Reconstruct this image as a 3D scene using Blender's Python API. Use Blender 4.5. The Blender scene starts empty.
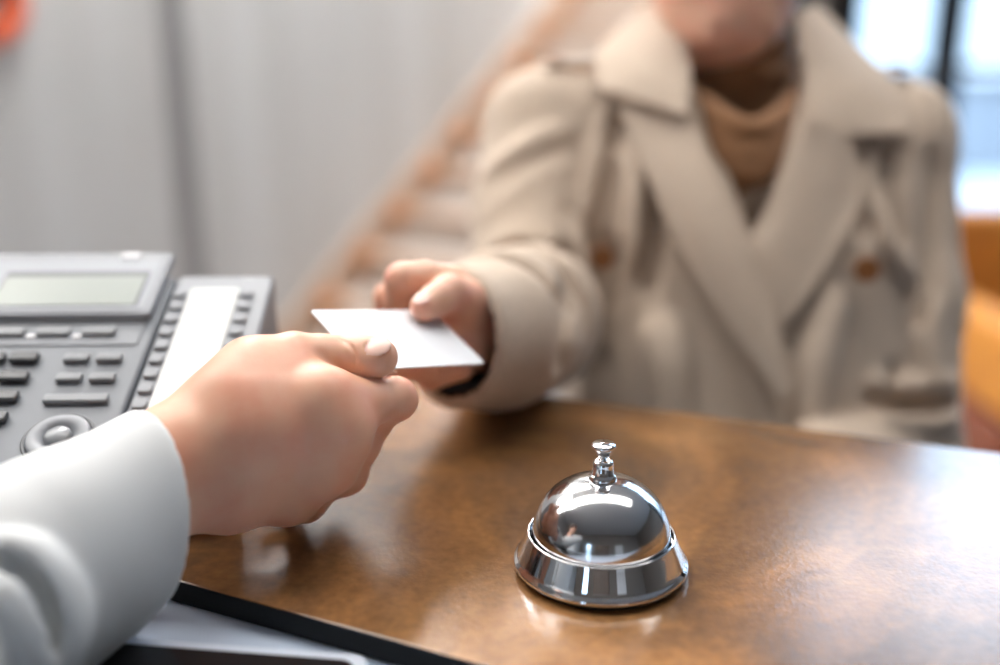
import bpy, math, random
import numpy as np
from mathutils import Vector, Matrix
from mathutils.bvhtree import BVHTree

C = bpy.context.scene.collection
SC = bpy.context.scene

# ---------------------------------------------------------------- camera, world, lights, exposure
SKY_LOW, SKY_HIGH = 2.6, 15.0
PITCH = math.radians(16.0)
CAM = np.array([0.0, 0.0, 1.347])
T = 1.10                                   # counter top height
cd = bpy.data.cameras.new('camera')
cd.lens = 36.0; cd.sensor_width = 36.0; cd.clip_start = 0.02; cd.clip_end = 200
cd.dof.use_dof = True
cd.dof.focus_distance = 0.490
cd.dof.aperture_fstop = 1.8
cd.dof.aperture_blades = 0
cam = bpy.data.objects.new('camera', cd); C.objects.link(cam)
cam.location = CAM.tolist(); cam.rotation_euler = (math.pi/2 - PITCH, 0, 0)
SC.camera = cam

wd = bpy.data.worlds.new('sky'); SC.world = wd; wd.use_nodes = True
# overcast sky: brighter overhead than at the horizon
_nt = wd.node_tree; _bg = _nt.nodes['Background']
_tc = _nt.nodes.new('ShaderNodeTexCoord'); _sx = _nt.nodes.new('ShaderNodeSeparateXYZ')
_mr = _nt.nodes.new('ShaderNodeMapRange')
_mr.inputs[1].default_value = 0.05; _mr.inputs[2].default_value = 0.6
_mr.inputs[3].default_value = SKY_LOW; _mr.inputs[4].default_value = SKY_HIGH
_nt.links.new(_tc.outputs['Generated'], _sx.inputs[0]); _nt.links.new(_sx.outputs[2], _mr.inputs[0])
_nt.links.new(_mr.outputs[0], _bg.inputs[1]); _bg.inputs[0].default_value = (0.58, 0.77, 1.0, 1)

SC.view_settings.view_transform = 'Standard'
SC.view_settings.look = 'None'
SC.view_settings.gamma = 1.0
SC.view_settings.use_curve_mapping = False
SC.view_settings.exposure = 0.0
LAMP_MAIN = 9.6       # strip lamps over the desk
HALL_FILL = 37.0       # unseen lamps added to brighten the stair wall

def area(name, loc, target, sx, sy, power, col):
    l = bpy.data.lights.new(name, 'AREA'); l.shape = 'RECTANGLE'; l.size = sx; l.size_y = sy
    l.energy = power; l.color = col
    o = bpy.data.objects.new(name, l); C.objects.link(o)
    o.location = loc
    o.rotation_euler = (Vector(target) - Vector(loc)).to_track_quat('-Z', 'Y').to_euler()
    return o
# added soft key light from the upper left; no window stands there
area('added_key_light', (-2.3, 1.9, 3.0), (0.0, 0.6, 1.1), 1.6, 1.6, 64, (1.0, 0.97, 0.93))

# ---------------------------------------------------------------- small maths
sp_, cp_ = math.sin(PITCH), math.cos(PITCH)
RC = np.array([[1, 0, 0], [0, sp_, -cp_], [0, cp_, sp_]], float)
def P(x, y, d):
    """a point of the place, surveyed from the camera: bearing (x, y) and distance d in metres"""
    return RC @ np.array([(x-500)/1000*d, -(y-332.5)/1000*d, -d]) + CAM
def on_plane(x, y, z):
    r = P(x, y, 1) - CAM
    return CAM + r*((z-CAM[2])/r[2])
def nrm(v):
    v = np.asarray(v, float); return v/np.linalg.norm(v)

# ---------------------------------------------------------------- materials
def mat(name, col, rough=0.5, metal=0.0, spec=0.5, noise=None, bump=None, sss=0, coat=0, sheen=0):
    """noise = (scale, second colour, detail, low, high); bump = (scale, strength, distance)"""
    m = bpy.data.materials.new(name); m.use_nodes = True
    nt = m.node_tree; b = nt.nodes['Principled BSDF']
    b.inputs['Base Color'].default_value = (*col, 1)
    b.inputs['Roughness'].default_value = rough
    b.inputs['Metallic'].default_value = metal
    b.inputs['Specular IOR Level'].default_value = spec
    b.inputs['Coat Weight'].default_value = coat
    b.inputs['Sheen Weight'].default_value = sheen
    if sss:
        b.inputs['Subsurface Weight'].default_value = sss
        b.inputs['Subsurface Radius'].default_value = (1.0, 0.35, 0.2)
        b.inputs['Subsurface Scale'].default_value = 0.008
    tc = nt.nodes.new('ShaderNodeTexCoord')
    if noise:
        n = nt.nodes.new('ShaderNodeTexNoise'); n.inputs['Scale'].default_value = noise[0]
        n.inputs['Detail'].default_value = noise[2]
        r = nt.nodes.new('ShaderNodeValToRGB')
        r.color_ramp.elements[0].position = noise[3]; r.color_ramp.elements[0].color = (*col, 1)
        r.color_ramp.elements[1].position = noise[4]; r.color_ramp.elements[1].color = (*noise[1], 1)
        nt.links.new(tc.outputs['Object'], n.inputs['Vector'])
        nt.links.new(n.outputs[0], r.inputs[0]); nt.links.new(r.outputs[0], b.inputs['Base Color'])
    if bump:
        n = nt.nodes.new('ShaderNodeTexNoise'); n.inputs['Scale'].default_value = bump[0]
        n.inputs['Detail'].default_value = 6
        bp = nt.nodes.new('ShaderNodeBump'); bp.inputs['Strength'].default_value = bump[1]
        bp.inputs['Distance'].default_value = bump[2]
        nt.links.new(tc.outputs['Object'], n.inputs['Vector'])
        nt.links.new(n.outputs[0], bp.inputs['Height']); nt.links.new(bp.outputs[0], b.inputs['Normal'])
    return m

def emit(name, col, strength):
    m = bpy.data.materials.new(name); m.use_nodes = True
    b = m.node_tree.nodes['Principled BSDF']
    b.inputs['Base Color'].default_value = (0.8, 0.8, 0.8, 1)
    b.inputs['Emission Color'].default_value = (*col, 1)
    b.inputs['Emission Strength'].default_value = strength
    return m

def counter_material():
    m = bpy.data.materials.new('rust_laminate'); m.use_nodes = True
    nt = m.node_tree; b = nt.nodes['Principled BSDF']; L = nt.links.new
    tc = nt.nodes.new('ShaderNodeTexCoord')
    n1 = nt.nodes.new('ShaderNodeTexNoise'); n1.inputs['Scale'].default_value = 6.5; n1.inputs['Detail'].default_value = 8
    n1.inputs['Roughness'].default_value = 0.62; n1.inputs['Distortion'].default_value = 0.5
    r1 = nt.nodes.new('ShaderNodeValToRGB')
    e = r1.color_ramp.elements
    e[0].position = 0.34; e[0].color = (0.16, 0.09, 0.05, 1)
    e[1].position = 0.66; e[1].color = (0.46, 0.225, 0.082, 1)
    k = e.new(0.5); k.color = (0.32, 0.150, 0.054, 1)
    n2 = nt.nodes.new('ShaderNodeTexNoise'); n2.inputs['Scale'].default_value = 170; n2.inputs['Detail'].default_value = 5
    r2 = nt.nodes.new('ShaderNodeValToRGB')
    r2.color_ramp.elements[0].position = 0.3; r2.color_ramp.elements[0].color = (0.80, 0.80, 0.82, 1)
    r2.color_ramp.elements[1].position = 0.68; r2.color_ramp.elements[1].color = (1.10, 1.09, 1.07, 1)
    n3 = nt.nodes.new('ShaderNodeTexNoise'); n3.inputs['Scale'].default_value = 4.5; n3.inputs['Detail'].default_value = 7
    n3.inputs['Distortion'].default_value = 1.0
    r3 = nt.nodes.new('ShaderNodeValToRGB')
    r3.color_ramp.elements[0].position = 0.42; r3.color_ramp.elements[0].color = (0.50, 0.52, 0.56, 1)
    r3.color_ramp.elements[1].position = 0.56; r3.color_ramp.elements[1].color = (1, 1, 1, 1)
    mx = nt.nodes.new('ShaderNodeMix'); mx.data_type = 'RGBA'; mx.blend_type = 'MULTIPLY'; mx.inputs[0].default_value = 1
    my = nt.nodes.new('ShaderNodeMix'); my.data_type = 'RGBA'; my.blend_type = 'MULTIPLY'; my.inputs[0].default_value = 1
    for n in (n1, n2, n3): L(tc.outputs['Object'], n.inputs['Vector'])
    L(n1.outputs[0], r1.inputs[0]); L(n2.outputs[0], r2.inputs[0]); L(n3.outputs[0], r3.inputs[0])
    L(r1.outputs[0], mx.inputs[6]); L(r2.outputs[0], mx.inputs[7])
    L(mx.outputs[2], my.inputs[6]); L(r3.outputs[0], my.inputs[7])
    L(my.outputs[2], b.inputs['Base Color'])
    b.inputs['Roughness'].default_value = 0.21
    b.inputs['Specular IOR Level'].default_value = 0.6
    bp = nt.nodes.new('ShaderNodeBump'); bp.inputs['Strength'].default_value = 0.22; bp.inputs['Distance'].default_value = 0.0006
    n4 = nt.nodes.new('ShaderNodeTexNoise'); n4.inputs['Scale'].default_value = 420; n4.inputs['Detail'].default_value = 3
    L(tc.outputs['Object'], n4.inputs['Vector'])
    L(n4.outputs[0], bp.inputs['Height']); L(bp.outputs[0], b.inputs['Normal'])
    return m

def wall_material():
    m = bpy.data.materials.new('grey_wall_panel'); m.use_nodes = True
    nt = m.node_tree; b = nt.nodes['Principled BSDF']; L = nt.links.new
    tc = nt.nodes.new('ShaderNodeTexCoord'); mp = nt.nodes.new('ShaderNodeMapping')
    mp.inputs['Scale'].default_value = (2.2, 2.2, 0.12)
    n = nt.nodes.new('ShaderNodeTexNoise'); n.inputs['Scale'].default_value = 1.6; n.inputs['Detail'].default_value = 4
    r = nt.nodes.new('ShaderNodeValToRGB')
    r.color_ramp.elements[0].position = 0.35; r.color_ramp.elements[0].color = (0.47, 0.465, 0.455, 1)
    r.color_ramp.elements[1].position = 0.65; r.color_ramp.elements[1].color = (0.57, 0.575, 0.575, 1)
    L(tc.outputs['Object'], mp.inputs[0]); L(mp.outputs[0], n.inputs['Vector']); L(n.outputs[0], r.inputs[0])
    L(r.outputs[0], b.inputs['Base Color']); b.inputs['Roughness'].default_value = 0.45
    return m

def thin_glass():
    m = bpy.data.materials.new('window_glass'); m.use_nodes = True
    nt = m.node_tree; nt.nodes.clear(); L = nt.links.new
    o = nt.nodes.new('ShaderNodeOutputMaterial'); mx = nt.nodes.new('ShaderNodeMixShader')
    t = nt.nodes.new('ShaderNodeBsdfTransparent'); g = nt.nodes.new('ShaderNodeBsdfGlossy')
    t.inputs[0].default_value = (0.93, 0.96, 0.97, 1); g.inputs['Roughness'].default_value = 0.02
    f = nt.nodes.new('ShaderNodeFresnel'); f.inputs[0].default_value = 1.25
    L(f.outputs[0], mx.inputs[0]); L(t.outputs[0], mx.inputs[1]); L(g.outputs[0], mx.inputs[2]); L(mx.outputs[0], o.inputs[0])
    return m

M = dict(
    counter=counter_material(),
    black_edge=mat('black_edge', (0.010, 0.011, 0.012), 0.7, spec=0.2),
    pale_desk=mat('pale_gloss_desk', (0.70, 0.81, 0.97), 0.12, spec=0.8),
    wall=wall_material(),
    joint=mat('grey_metal_joint', (0.30, 0.29, 0.29), 0.4, 0.3),
    taupe=mat('taupe_plaster', (0.22, 0.19, 0.165), 0.7),
    plaster=mat('white_plaster', (0.62, 0.61, 0.60), 0.7),
    floor=mat('grey_floor', (0.36, 0.36, 0.38), 0.3, noise=(3, (0.30, 0.30, 0.32), 4, 0.4, 0.6)),
    wood=mat('tread_wood', (0.36, 0.20, 0.11), 0.45, noise=(9, (0.44, 0.26, 0.15), 5, 0.35, 0.65)),
    palewood=mat('pale_brown_wood', (0.50, 0.37, 0.28), 0.5, noise=(9, (0.44, 0.32, 0.24), 5, 0.35, 0.65)),
    endwood=mat('orange_end_wood', (0.52, 0.20, 0.06), 0.45),
    riser=mat('beige_riser', (0.52, 0.46, 0.41), 0.6, noise=(14, (0.56, 0.50, 0.45), 4, 0.4, 0.6)),
    tread=mat('stone_tread', (0.46, 0.39, 0.34), 0.5),
    orange=mat('orange_enamel', (0.70, 0.09, 0.01), 0.45),
    frame=mat('dark_window_frame', (0.014, 0.014, 0.016), 0.4),
    glass=thin_glass(),
    paving=mat('pale_paving', (0.20, 0.205, 0.22), 0.7, noise=(1.2, (0.17, 0.175, 0.19), 3, 0.4, 0.6)),
    darkpanel=mat('dark_panel', (0.03, 0.032, 0.04), 0.4),
    amber=mat('amber_upholstery', (0.62, 0.25, 0.035), 0.7, noise=(6, (0.52, 0.19, 0.03), 3, 0.35, 0.65), bump=(300, .2, .001)),
    brownwood=mat('red_brown_wood', (0.22, 0.055, 0.018), 0.4),
    chrome=mat('polished_chrome', (0.86, 0.86, 0.87), 0.035, 1.0),
    dome=mat('worn_steel', (0.62, 0.62, 0.63), 0.13, 1.0, bump=(60, .02, .0006)),
    copperlip=mat('chrome_lip', (0.80, 0.78, 0.76), 0.08, 1.0),
    felt=mat('black_rubber', (0.01, 0.01, 0.01), 0.9),
    card=mat('white_card', (0.84, 0.86, 0.90), 0.35),
    skin=mat('skin_light', (0.77, 0.435, 0.295), 0.42, spec=0.4, sss=0.15, noise=(38, (0.76, 0.36, 0.24), 4, 0.42, 0.66), bump=(900, .12, .0004)),
    skin2=mat('skin_fair', (0.79, 0.46, 0.32), 0.38, spec=0.4, sss=0.2, noise=(45, (0.78, 0.39, 0.28), 4, 0.42, 0.66), bump=(900, .1, .0004)),
    nail=mat('nail', (0.86, 0.58, 0.49), 0.22, spec=0.6, sss=0.2),
    hair=mat('brown_hair', (0.05, 0.026, 0.014), 0.5, bump=(90, .6, .003)),
    lips=mat('lips', (0.55, 0.17, 0.14), 0.4),
    eye=mat('eye_white', (0.8, 0.8, 0.8), 0.1),
    iris=mat('iris_brown', (0.05, 0.025, 0.012), 0.1),
    coat=mat('beige_cotton', (0.58, 0.46, 0.355), 0.85, sheen=0.15, noise=(260, (0.50, 0.40, 0.31), 3, 0.3, 0.7), bump=(500, .2, .0006)),
    lining=mat('dark_lining', (0.018, 0.017, 0.018), 0.8),
    sweater=mat('ochre_brown_knit', (0.25, 0.115, 0.045), 0.9, sheen=0.2, bump=(350, .3, .001)),
    button=mat('brown_horn', (0.20, 0.075, 0.025), 0.3, noise=(160, (0.36, 0.15, 0.05), 3, 0.4, 0.6)),
    jacket=mat('off_white_cloth', (0.62, 0.63, 0.63), 0.8, sheen=0.1, bump=(700, .15, .0005)),
    trousers=mat('dark_trousers', (0.03, 0.032, 0.04), 0.8),
    shoe=mat('black_leather', (0.015, 0.015, 0.015), 0.35),
    phone=mat('grey_phone_plastic', (0.135, 0.148, 0.17), 0.45),
    phone_light=mat('light_grey_plastic', (0.24, 0.252, 0.275), 0.45),
    phone_dark=mat('dark_grey_plastic', (0.075, 0.08, 0.09), 0.35),
    key_dark=mat('charcoal_key', (0.055, 0.057, 0.062), 0.25),
    key_mid=mat('grey_key', (0.20, 0.21, 0.225), 0.3),
    lcd=mat('grey_green_lcd', (0.33, 0.36, 0.33), 0.25),
    paper=mat('paper_label', (0.72, 0.72, 0.70), 0.6),
    silver2=mat('satin_grey_plastic', (0.28, 0.295, 0.33), 0.42),
    phone_mid=mat('mid_grey_plastic', (0.17, 0.182, 0.205), 0.45),
    silver=mat('silver_plastic', (0.62, 0.64, 0.68), 0.2, 0.6),
    pearl=mat('pale_button', (0.85, 0.85, 0.87), 0.25),
    tablet=mat('black_gloss', (0.008, 0.009, 0.011), 0.25),
    rim=mat('silver_rim', (0.80, 0.88, 1.0), 0.3, 0.3),
    lampwhite=mat('white_lamp_housing', (0.8, 0.8, 0.8), 0.5),
    lamp=emit('lamp_glow', (1.0, 0.97, 0.93), LAMP_MAIN),
    hall_fill=emit('hall_fill_glow', (1.0, 0.98, 0.96), HALL_FILL),
    cabinet=mat('dark_wood_cabinet', (0.07, 0.04, 0.025), 0.4, noise=(5, (0.11, 0.06, 0.035), 5, 0.35, 0.65)),
)

# ---------------------------------------------------------------- object helpers
def tag(o, label=None, cat=None, group=None, kind=None):
    if label: o['label'] = label
    if cat: o['category'] = cat
    if group: o['group'] = group
    if kind: o['kind'] = kind
    return o
def empty(name, loc, label=None, cat=None, group=None):
    o = bpy.data.objects.new(name, None); C.objects.link(o); o.location = [float(v) for v in loc]
    o.empty_display_size = 0.05
    return tag(o, label, cat, group)
def world_loc(o):
    l = Vector(o.location)
    return l if o.parent is None else l + world_loc(o.parent)
def mesh_obj(name, verts, faces, material, parent=None, smooth=True, mats=None, mi=None, origin=None):
    """verts are in the place's coordinates; a child keeps them relative to its parent"""
    verts = np.asarray(verts, float)
    base = np.array(world_loc(parent)) if parent is not None else np.zeros(3)
    if origin is None:
        origin = (verts.min(0)+verts.max(0))/2; origin[2] = verts[:, 2].min()
    v = verts - origin
    me = bpy.data.meshes.new(name)
    me.from_pydata(v.tolist(), [], faces.tolist() if isinstance(faces, np.ndarray) else faces)
    for m in (mats or [material]): me.materials.append(m)
    if mi is not None: me.polygons.foreach_set('material_index', np.asarray(mi, np.int32))
    me.polygons.foreach_set('use_smooth', [smooth]*len(me.polygons)); me.update()
    o = bpy.data.objects.new(name, me); C.objects.link(o)
    o.parent = parent
    o.location = (np.asarray(origin) - base).tolist()
    return o

class MB:
    """collects solids, builds one mesh"""
    def __init__(s): s.v = []; s.f = []
    def add(s, vs, fs):
        n = len(s.v); s.v += [tuple(map(float, v)) for v in vs]; s.f += [tuple(i+n for i in f) for f in fs]; return s
    def box(s, lo, hi, ax=None, org=(0, 0, 0)):
        """box in local axes ax (3 unit vectors) from org"""
        ax = np.eye(3) if ax is None else np.asarray(ax); org = np.asarray(org, float)
        vs = [org + ax[0]*x + ax[1]*y + ax[2]*z for z in (lo[2], hi[2]) for y in (lo[1], hi[1]) for x in (lo[0], hi[0])]
        return s.add(vs, [(0, 2, 3, 1), (4, 5, 7, 6), (0, 1, 5, 4), (1, 3, 7, 5), (3, 2, 6, 7), (2, 0, 4, 6)])
    def prism(s, pts, h0, h1, ax=None, org=(0, 0, 0)):
        """polygon pts (a,b) in ax[0],ax[1]; extruded along ax[2]"""
        ax = np.eye(3) if ax is None else np.asarray(ax); org = np.asarray(org, float); n = len(pts)
        vs = [org + ax[0]*a + ax[1]*b + ax[2]*h for h in (h0, h1) for a, b in pts]
        return s.add(vs, [tuple(range(n))[::-1], tuple(range(n, 2*n))] + [(i, (i+1) % n, n+(i+1) % n, n+i) for i in range(n)])
    def lathe(s, prof, org, ax=None, seg=96, sx=1, sy=1):
        ax = np.eye(3) if ax is None else np.asarray(ax); org = np.asarray(org, float)
        vs = []; fs = []; n = len(prof)
        for j in range(seg):
            a = 2*math.pi*j/seg
            for r, z in prof: vs.append(org + ax[0]*r*sx*math.cos(a) + ax[1]*r*sy*math.sin(a) + ax[2]*z)
        for j in range(seg):
            k = (j+1) % seg
            for i in range(n-1): fs.append((j*n+i, k*n+i, k*n+i+1, j*n+i+1))
        return s.add(vs, fs)
    def tube(s, pts, r, seg=16):
        pts = [np.asarray(p, float) for p in pts]; vs = []; fs = []; n = len(pts)
        rs = r if isinstance(r, (list, tuple)) else [r]*n
        up = np.array([0.1, 0.3, 1.0])
        for i, p in enumerate(pts):
            t = nrm(pts[min(i+1, n-1)] - pts[max(i-1, 0)]); a = nrm(np.cross(t, up)); b = np.cross(t, a)
            for j in range(seg):
                q = 2*math.pi*j/seg; vs.append(p + rs[i]*(a*math.cos(q) + b*math.sin(q)))
        for i in range(n-1):
            for j in range(seg):
                k = (j+1) % seg; fs.append((i*seg+j, i*seg+k, (i+1)*seg+k, (i+1)*seg+j))
        fs.append(tuple(range(seg))); fs.append(tuple(range((n-1)*seg, n*seg))[::-1])
        return s.add(vs, fs)
    def build(s, name, material, parent=None, smooth=False, bevel=0, seg=3, origin=None):
        o = mesh_obj(name, s.v, s.f, material, parent, smooth, origin=origin)
        import bmesh
        bm = bmesh.new(); bm.from_mesh(o.data); bmesh.ops.recalc_face_normals(bm, faces=bm.faces); bm.to_mesh(o.data); bm.free()
        if bevel:
            b = o.modifiers.new('bevel', 'BEVEL'); b.width = bevel; b.segments = seg; b.limit_method = 'ANGLE'
            for p in o.data.polygons: p.use_smooth = True
            w = o.modifiers.new('wn', 'WEIGHTED_NORMAL'); w.keep_sharp = False
        return o
def rrect(x0, y0, x1, y1, r, n=6):
    pts = []
    for cx, cy, a0 in ((x1-r, y1-r, 0), (x0+r, y1-r, 90), (x0+r, y0+r, 180), (x1-r, y0+r, 270)):
        for i in range(n+1):
            a = math.radians(a0 + 90*i/n); pts.append((cx + r*math.cos(a), cy + r*math.sin(a)))
    return pts

# ---------------------------------------------------------------- distance-field sculpting for bodies and clothes
class Clay:
    def __init__(s, lo, hi, h):
        s.lo = np.asarray(lo, float); s.h = h
        n = np.ceil((np.asarray(hi)-s.lo)/h).astype(int)+1
        s.ax = [(s.lo[i]+h*np.arange(n[i])).astype(np.float32) for i in range(3)]
        s.F = np.full(n, 1.0, np.float32)
    def like(s):
        o = Clay.__new__(Clay); o.lo, o.h, o.ax = s.lo, s.h, s.ax; o.F = np.full(s.F.shape, 1.0, np.float32); return o
    def _box(s, lo, hi):
        sl = []
        for i in range(3):
            a = int(np.clip(np.floor((lo[i]-s.lo[i])/s.h), 0, s.F.shape[i])); b = int(np.clip(np.ceil((hi[i]-s.lo[i])/s.h)+1, 0, s.F.shape[i]))
            sl.append(slice(a, b))
        if any(q.stop <= q.start for q in sl): return None
        return tuple(sl), s.ax[0][sl[0]][:, None, None], s.ax[1][sl[1]][None, :, None], s.ax[2][sl[2]][None, None, :]
    @staticmethod
    def smin(a, b, k):
        if k <= 0: return np.minimum(a, b)
        h = np.maximum(k-np.abs(a-b), 0)/k
        return np.minimum(a, b) - h*h*k*0.25
    def _put(s, sl, d, k, mode):
        if mode == 'add': s.F[sl] = Clay.smin(s.F[sl], d, k)
        else: s.F[sl] = -Clay.smin(-s.F[sl], d, k)
    def cone(s, a, b, ra, rb, k=0.0, mode='add', flat=None):
        a = np.asarray(a, float); b = np.asarray(b, float); m = max(ra, rb)+k+4*s.h
        bx = s._box(np.minimum(a, b)-m, np.maximum(a, b)+m)
        if bx is None: return s
        sl, X, Y, Z = bx; ba = b-a; L = float(ba@ba)+1e-12
        px, py, pz = X-a[0], Y-a[1], Z-a[2]
        t = np.clip((px*ba[0]+py*ba[1]+pz*ba[2])/L, 0, 1)
        qx, qy, qz = px-t*ba[0], py-t*ba[1], pz-t*ba[2]
        if flat is not None:   # (direction, factor): squash along a direction
            fd, ff = nrm(flat[0]), flat[1]; w = (qx*fd[0]+qy*fd[1]+qz*fd[2])*(ff-1)
            qx, qy, qz = qx+w*fd[0], qy+w*fd[1], qz+w*fd[2]
        d = np.sqrt(qx*qx+qy*qy+qz*qz) - (ra+(rb-ra)*t)
        s._put(sl, d.astype(np.float32), k, mode); return s
    def chain(s, pts, k=0.004, mode='add'):
        for (a, ra), (b, rb) in zip(pts[:-1], pts[1:]): s.cone(a, b, ra, rb, k, mode)
        return s
    def ell(s, c, r, R=None, k=0.0, mode='add'):
        c = np.asarray(c, float); r = np.asarray(r, float); m = r.max()+k+4*s.h
        bx = s._box(c-m, c+m)
        if bx is None: return s
        sl, X, Y, Z = bx; R = np.eye(3) if R is None else np.asarray(R)
        px, py, pz = X-c[0], Y-c[1], Z-c[2]; k0 = 0; k1 = 0
        for i in range(3):
            q = (px*R[i][0]+py*R[i][1]+pz*R[i][2]); k0 = k0+(q/r[i])**2; k1 = k1+(q/r[i]**2)**2
        k0 = np.sqrt(k0); d = k0*(k0-1)/(np.sqrt(k1)+1e-9)
        s._put(sl, d.astype(np.float32), k, mode); return s
    def union(s, o, k): s.F = Clay.smin(s.F, o.F, k); return s
    def cut(s, o, k=0): s.F = -Clay.smin(-s.F, o.F, k); return s
    def grid(s): return s.ax[0][:, None, None], s.ax[1][None, :, None], s.ax[2][None, None, :]
    def mesh(s):
        """surface nets"""
        F = s.F; ins = F < 0; n = F.shape
        corner = [(i, j, k) for i in (0, 1) for j in (0, 1) for k in (0, 1)]
        cs = {c: ins[c[0]:n[0]-1+c[0], c[1]:n[1]-1+c[1], c[2]:n[2]-1+c[2]] for c in corner}
        a = np.zeros(tuple(q-1 for q in n), bool); b = np.ones_like(a)
        for c in corner: a |= cs[c]; b &= cs[c]
        act = a & ~b; idx = np.argwhere(act); num = len(idx)
        ids = np.full(act.shape, -1, np.int64); ids[act] = np.arange(num)
        acc = np.zeros((num, 3)); cnt = np.zeros(num)
        val = {c: F[idx[:, 0]+c[0], idx[:, 1]+c[1], idx[:, 2]+c[2]].astype(float) for c in corner}
        for c in corner:
            for ax in range(3):
                if c[ax] == 0:
                    c2 = list(c); c2[ax] = 1; c2 = tuple(c2)
                    m = (val[c] < 0) != (val[c2] < 0)
                    t = val[c]/(val[c]-val[c2]+1e-20)
                    p = np.tile(np.array(c, float), (num, 1)); p[:, ax] = t
                    acc[m] += p[m]; cnt[m] += 1
        V = s.lo + s.h*(idx + acc/np.maximum(cnt, 1)[:, None])
        Q = []
        for ax in range(3):
            o1, o2 = (ax+1) % 3, (ax+2) % 3
            lo = [slice(None)]*3; hi = [slice(None)]*3
            lo[ax] = slice(0, n[ax]-1); hi[ax] = slice(1, n[ax])
            for o in (o1, o2): lo[o] = slice(1, n[o]-1); hi[o] = slice(1, n[o]-1)
            A, B = ins[tuple(lo)], ins[tuple(hi)]
            e = np.argwhere(A != B)
            flip = A[tuple(e.T)]
            e = e.copy(); e[:, o1] += 1; e[:, o2] += 1
            def at(d1, d2):
                q = e.copy(); q[:, o1] -= d1; q[:, o2] -= d2; return ids[q[:, 0], q[:, 1], q[:, 2]]
            q = np.stack([at(1, 1), at(0, 1), at(0, 0), at(1, 0)], 1)
            q[~flip] = q[~flip][:, ::-1]
            Q.append(q)
        return V, np.concatenate(Q)

def smooth_mesh(V, Q, it=2, lam=0.5):
    e = np.concatenate([Q[:, [0, 1]], Q[:, [1, 2]], Q[:, [2, 3]], Q[:, [3, 0]]])
    for _ in range(it):
        acc = np.zeros_like(V); cnt = np.zeros(len(V))
        for i, j in ((0, 1), (1, 0)):
            np.add.at(acc, e[:, i], V[e[:, j]]); np.add.at(cnt, e[:, i], 1)
        V = V + lam*(acc/cnt[:, None]-V)
    return V
def join(parts):
    V = []; Q = []; n = 0
    for v, q in parts: V.append(v); Q.append(q+n); n += len(v)
    return np.concatenate(V), np.concatenate(Q)
def resample(curve, n):
    c = np.asarray(curve, float); m = len(c)
    # Catmull-Rom through the points
    out = []
    for t in np.linspace(0, m-1, n):
        i = min(int(t), m-2); u = t-i
        p0 = c[max(i-1, 0)]; p1 = c[i]; p2 = c[i+1]; p3 = c[min(i+2, m-1)]
        out.append(0.5*((2*p1)+(-p0+p2)*u+(2*p0-5*p1+4*p2-p3)*u*u+(-p0+3*p1-3*p2+p3)*u**3))
    return np.array(out)
def sheet(name, A, B, material, parent, thick=0.003, nu=28, nv=18, bulge=0.0, drape=None, off=0.006, relax=4):
    """a piece of cloth between two edge curves of 3-D points; with drape = a BVH it is laid on that surface"""
    a = resample(A, nu); b = resample(B, nu)
    G = np.array([[a[i]*(1-s)+b[i]*s for s in np.linspace(0, 1, nv)] for i in range(nu)])
    if drape is not None:
        D = np.linalg.norm(G-CAM, axis=2); U = (G-CAM)/D[..., None]; H = D.copy()
        for i in range(nu):
            for j in range(nv):
                h = drape.ray_cast(Vector(CAM), Vector(U[i, j]))
                H[i, j] = h[3] if h[3] is not None and abs(h[3]-D[i, j]) < 0.2 else D[i, j]
        for _ in range(relax):
            K = np.pad(H, 1, mode='edge'); H = (K[:-2, 1:-1]+K[2:, 1:-1]+K[1:-1, :-2]+K[1:-1, 2:]+2*H)/6
        G = CAM + U*(H-off)[..., None]
    if bulge:
        for i in range(nu):
            for j in range(nv):
                u, v = i/(nu-1), j/(nv-1)
                G[i, j] += nrm(CAM-G[i, j])*bulge*math.sin(math.pi*u)*math.sin(math.pi*v)
    V = G.reshape(-1, 3); Q = [(i*nv+j, i*nv+j+1, (i+1)*nv+j+1, (i+1)*nv+j) for i in range(nu-1) for j in range(nv-1)]
    o = mesh_obj(name, V, Q, material, parent)
    m = o.modifiers.new('thickness', 'SOLIDIFY'); m.thickness = thick; m.offset = 0
    m2 = o.modifiers.new('soft_edge', 'BEVEL'); m2.width = thick*0.4; m2.segments = 2; m2.limit_method = 'ANGLE'; m2.angle_limit = 1.0
    return o

# ================================================================= THE ROOM
dS = np.array([0.588, 0.809, 0.0]); eS = np.array([0.809, -0.588, 0.0]); zU = np.array([0, 0, 1.0])
P0 = P(320, 297, 4.5); P0g = np.array([P0[0], P0[1], 0.0])
H = 3.9
def struct(o): o['kind'] = 'structure'; return o
struct(MB().prism([(-9, -4), (6.2, -4), (6.2, 4.08), (1.4, 4.08), (3.3, 10), (-9, 10)], -0.1, 0).build('floor', M['floor']))
struct(MB().prism([(-9, -4), (6.2, -4), (6.2, 4.08), (1.4, 4.08), (3.3, 10), (-9, 10)], H, H+0.15).build('ceiling', M['plaster']))
AX = [dS, eS, zU]
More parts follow.
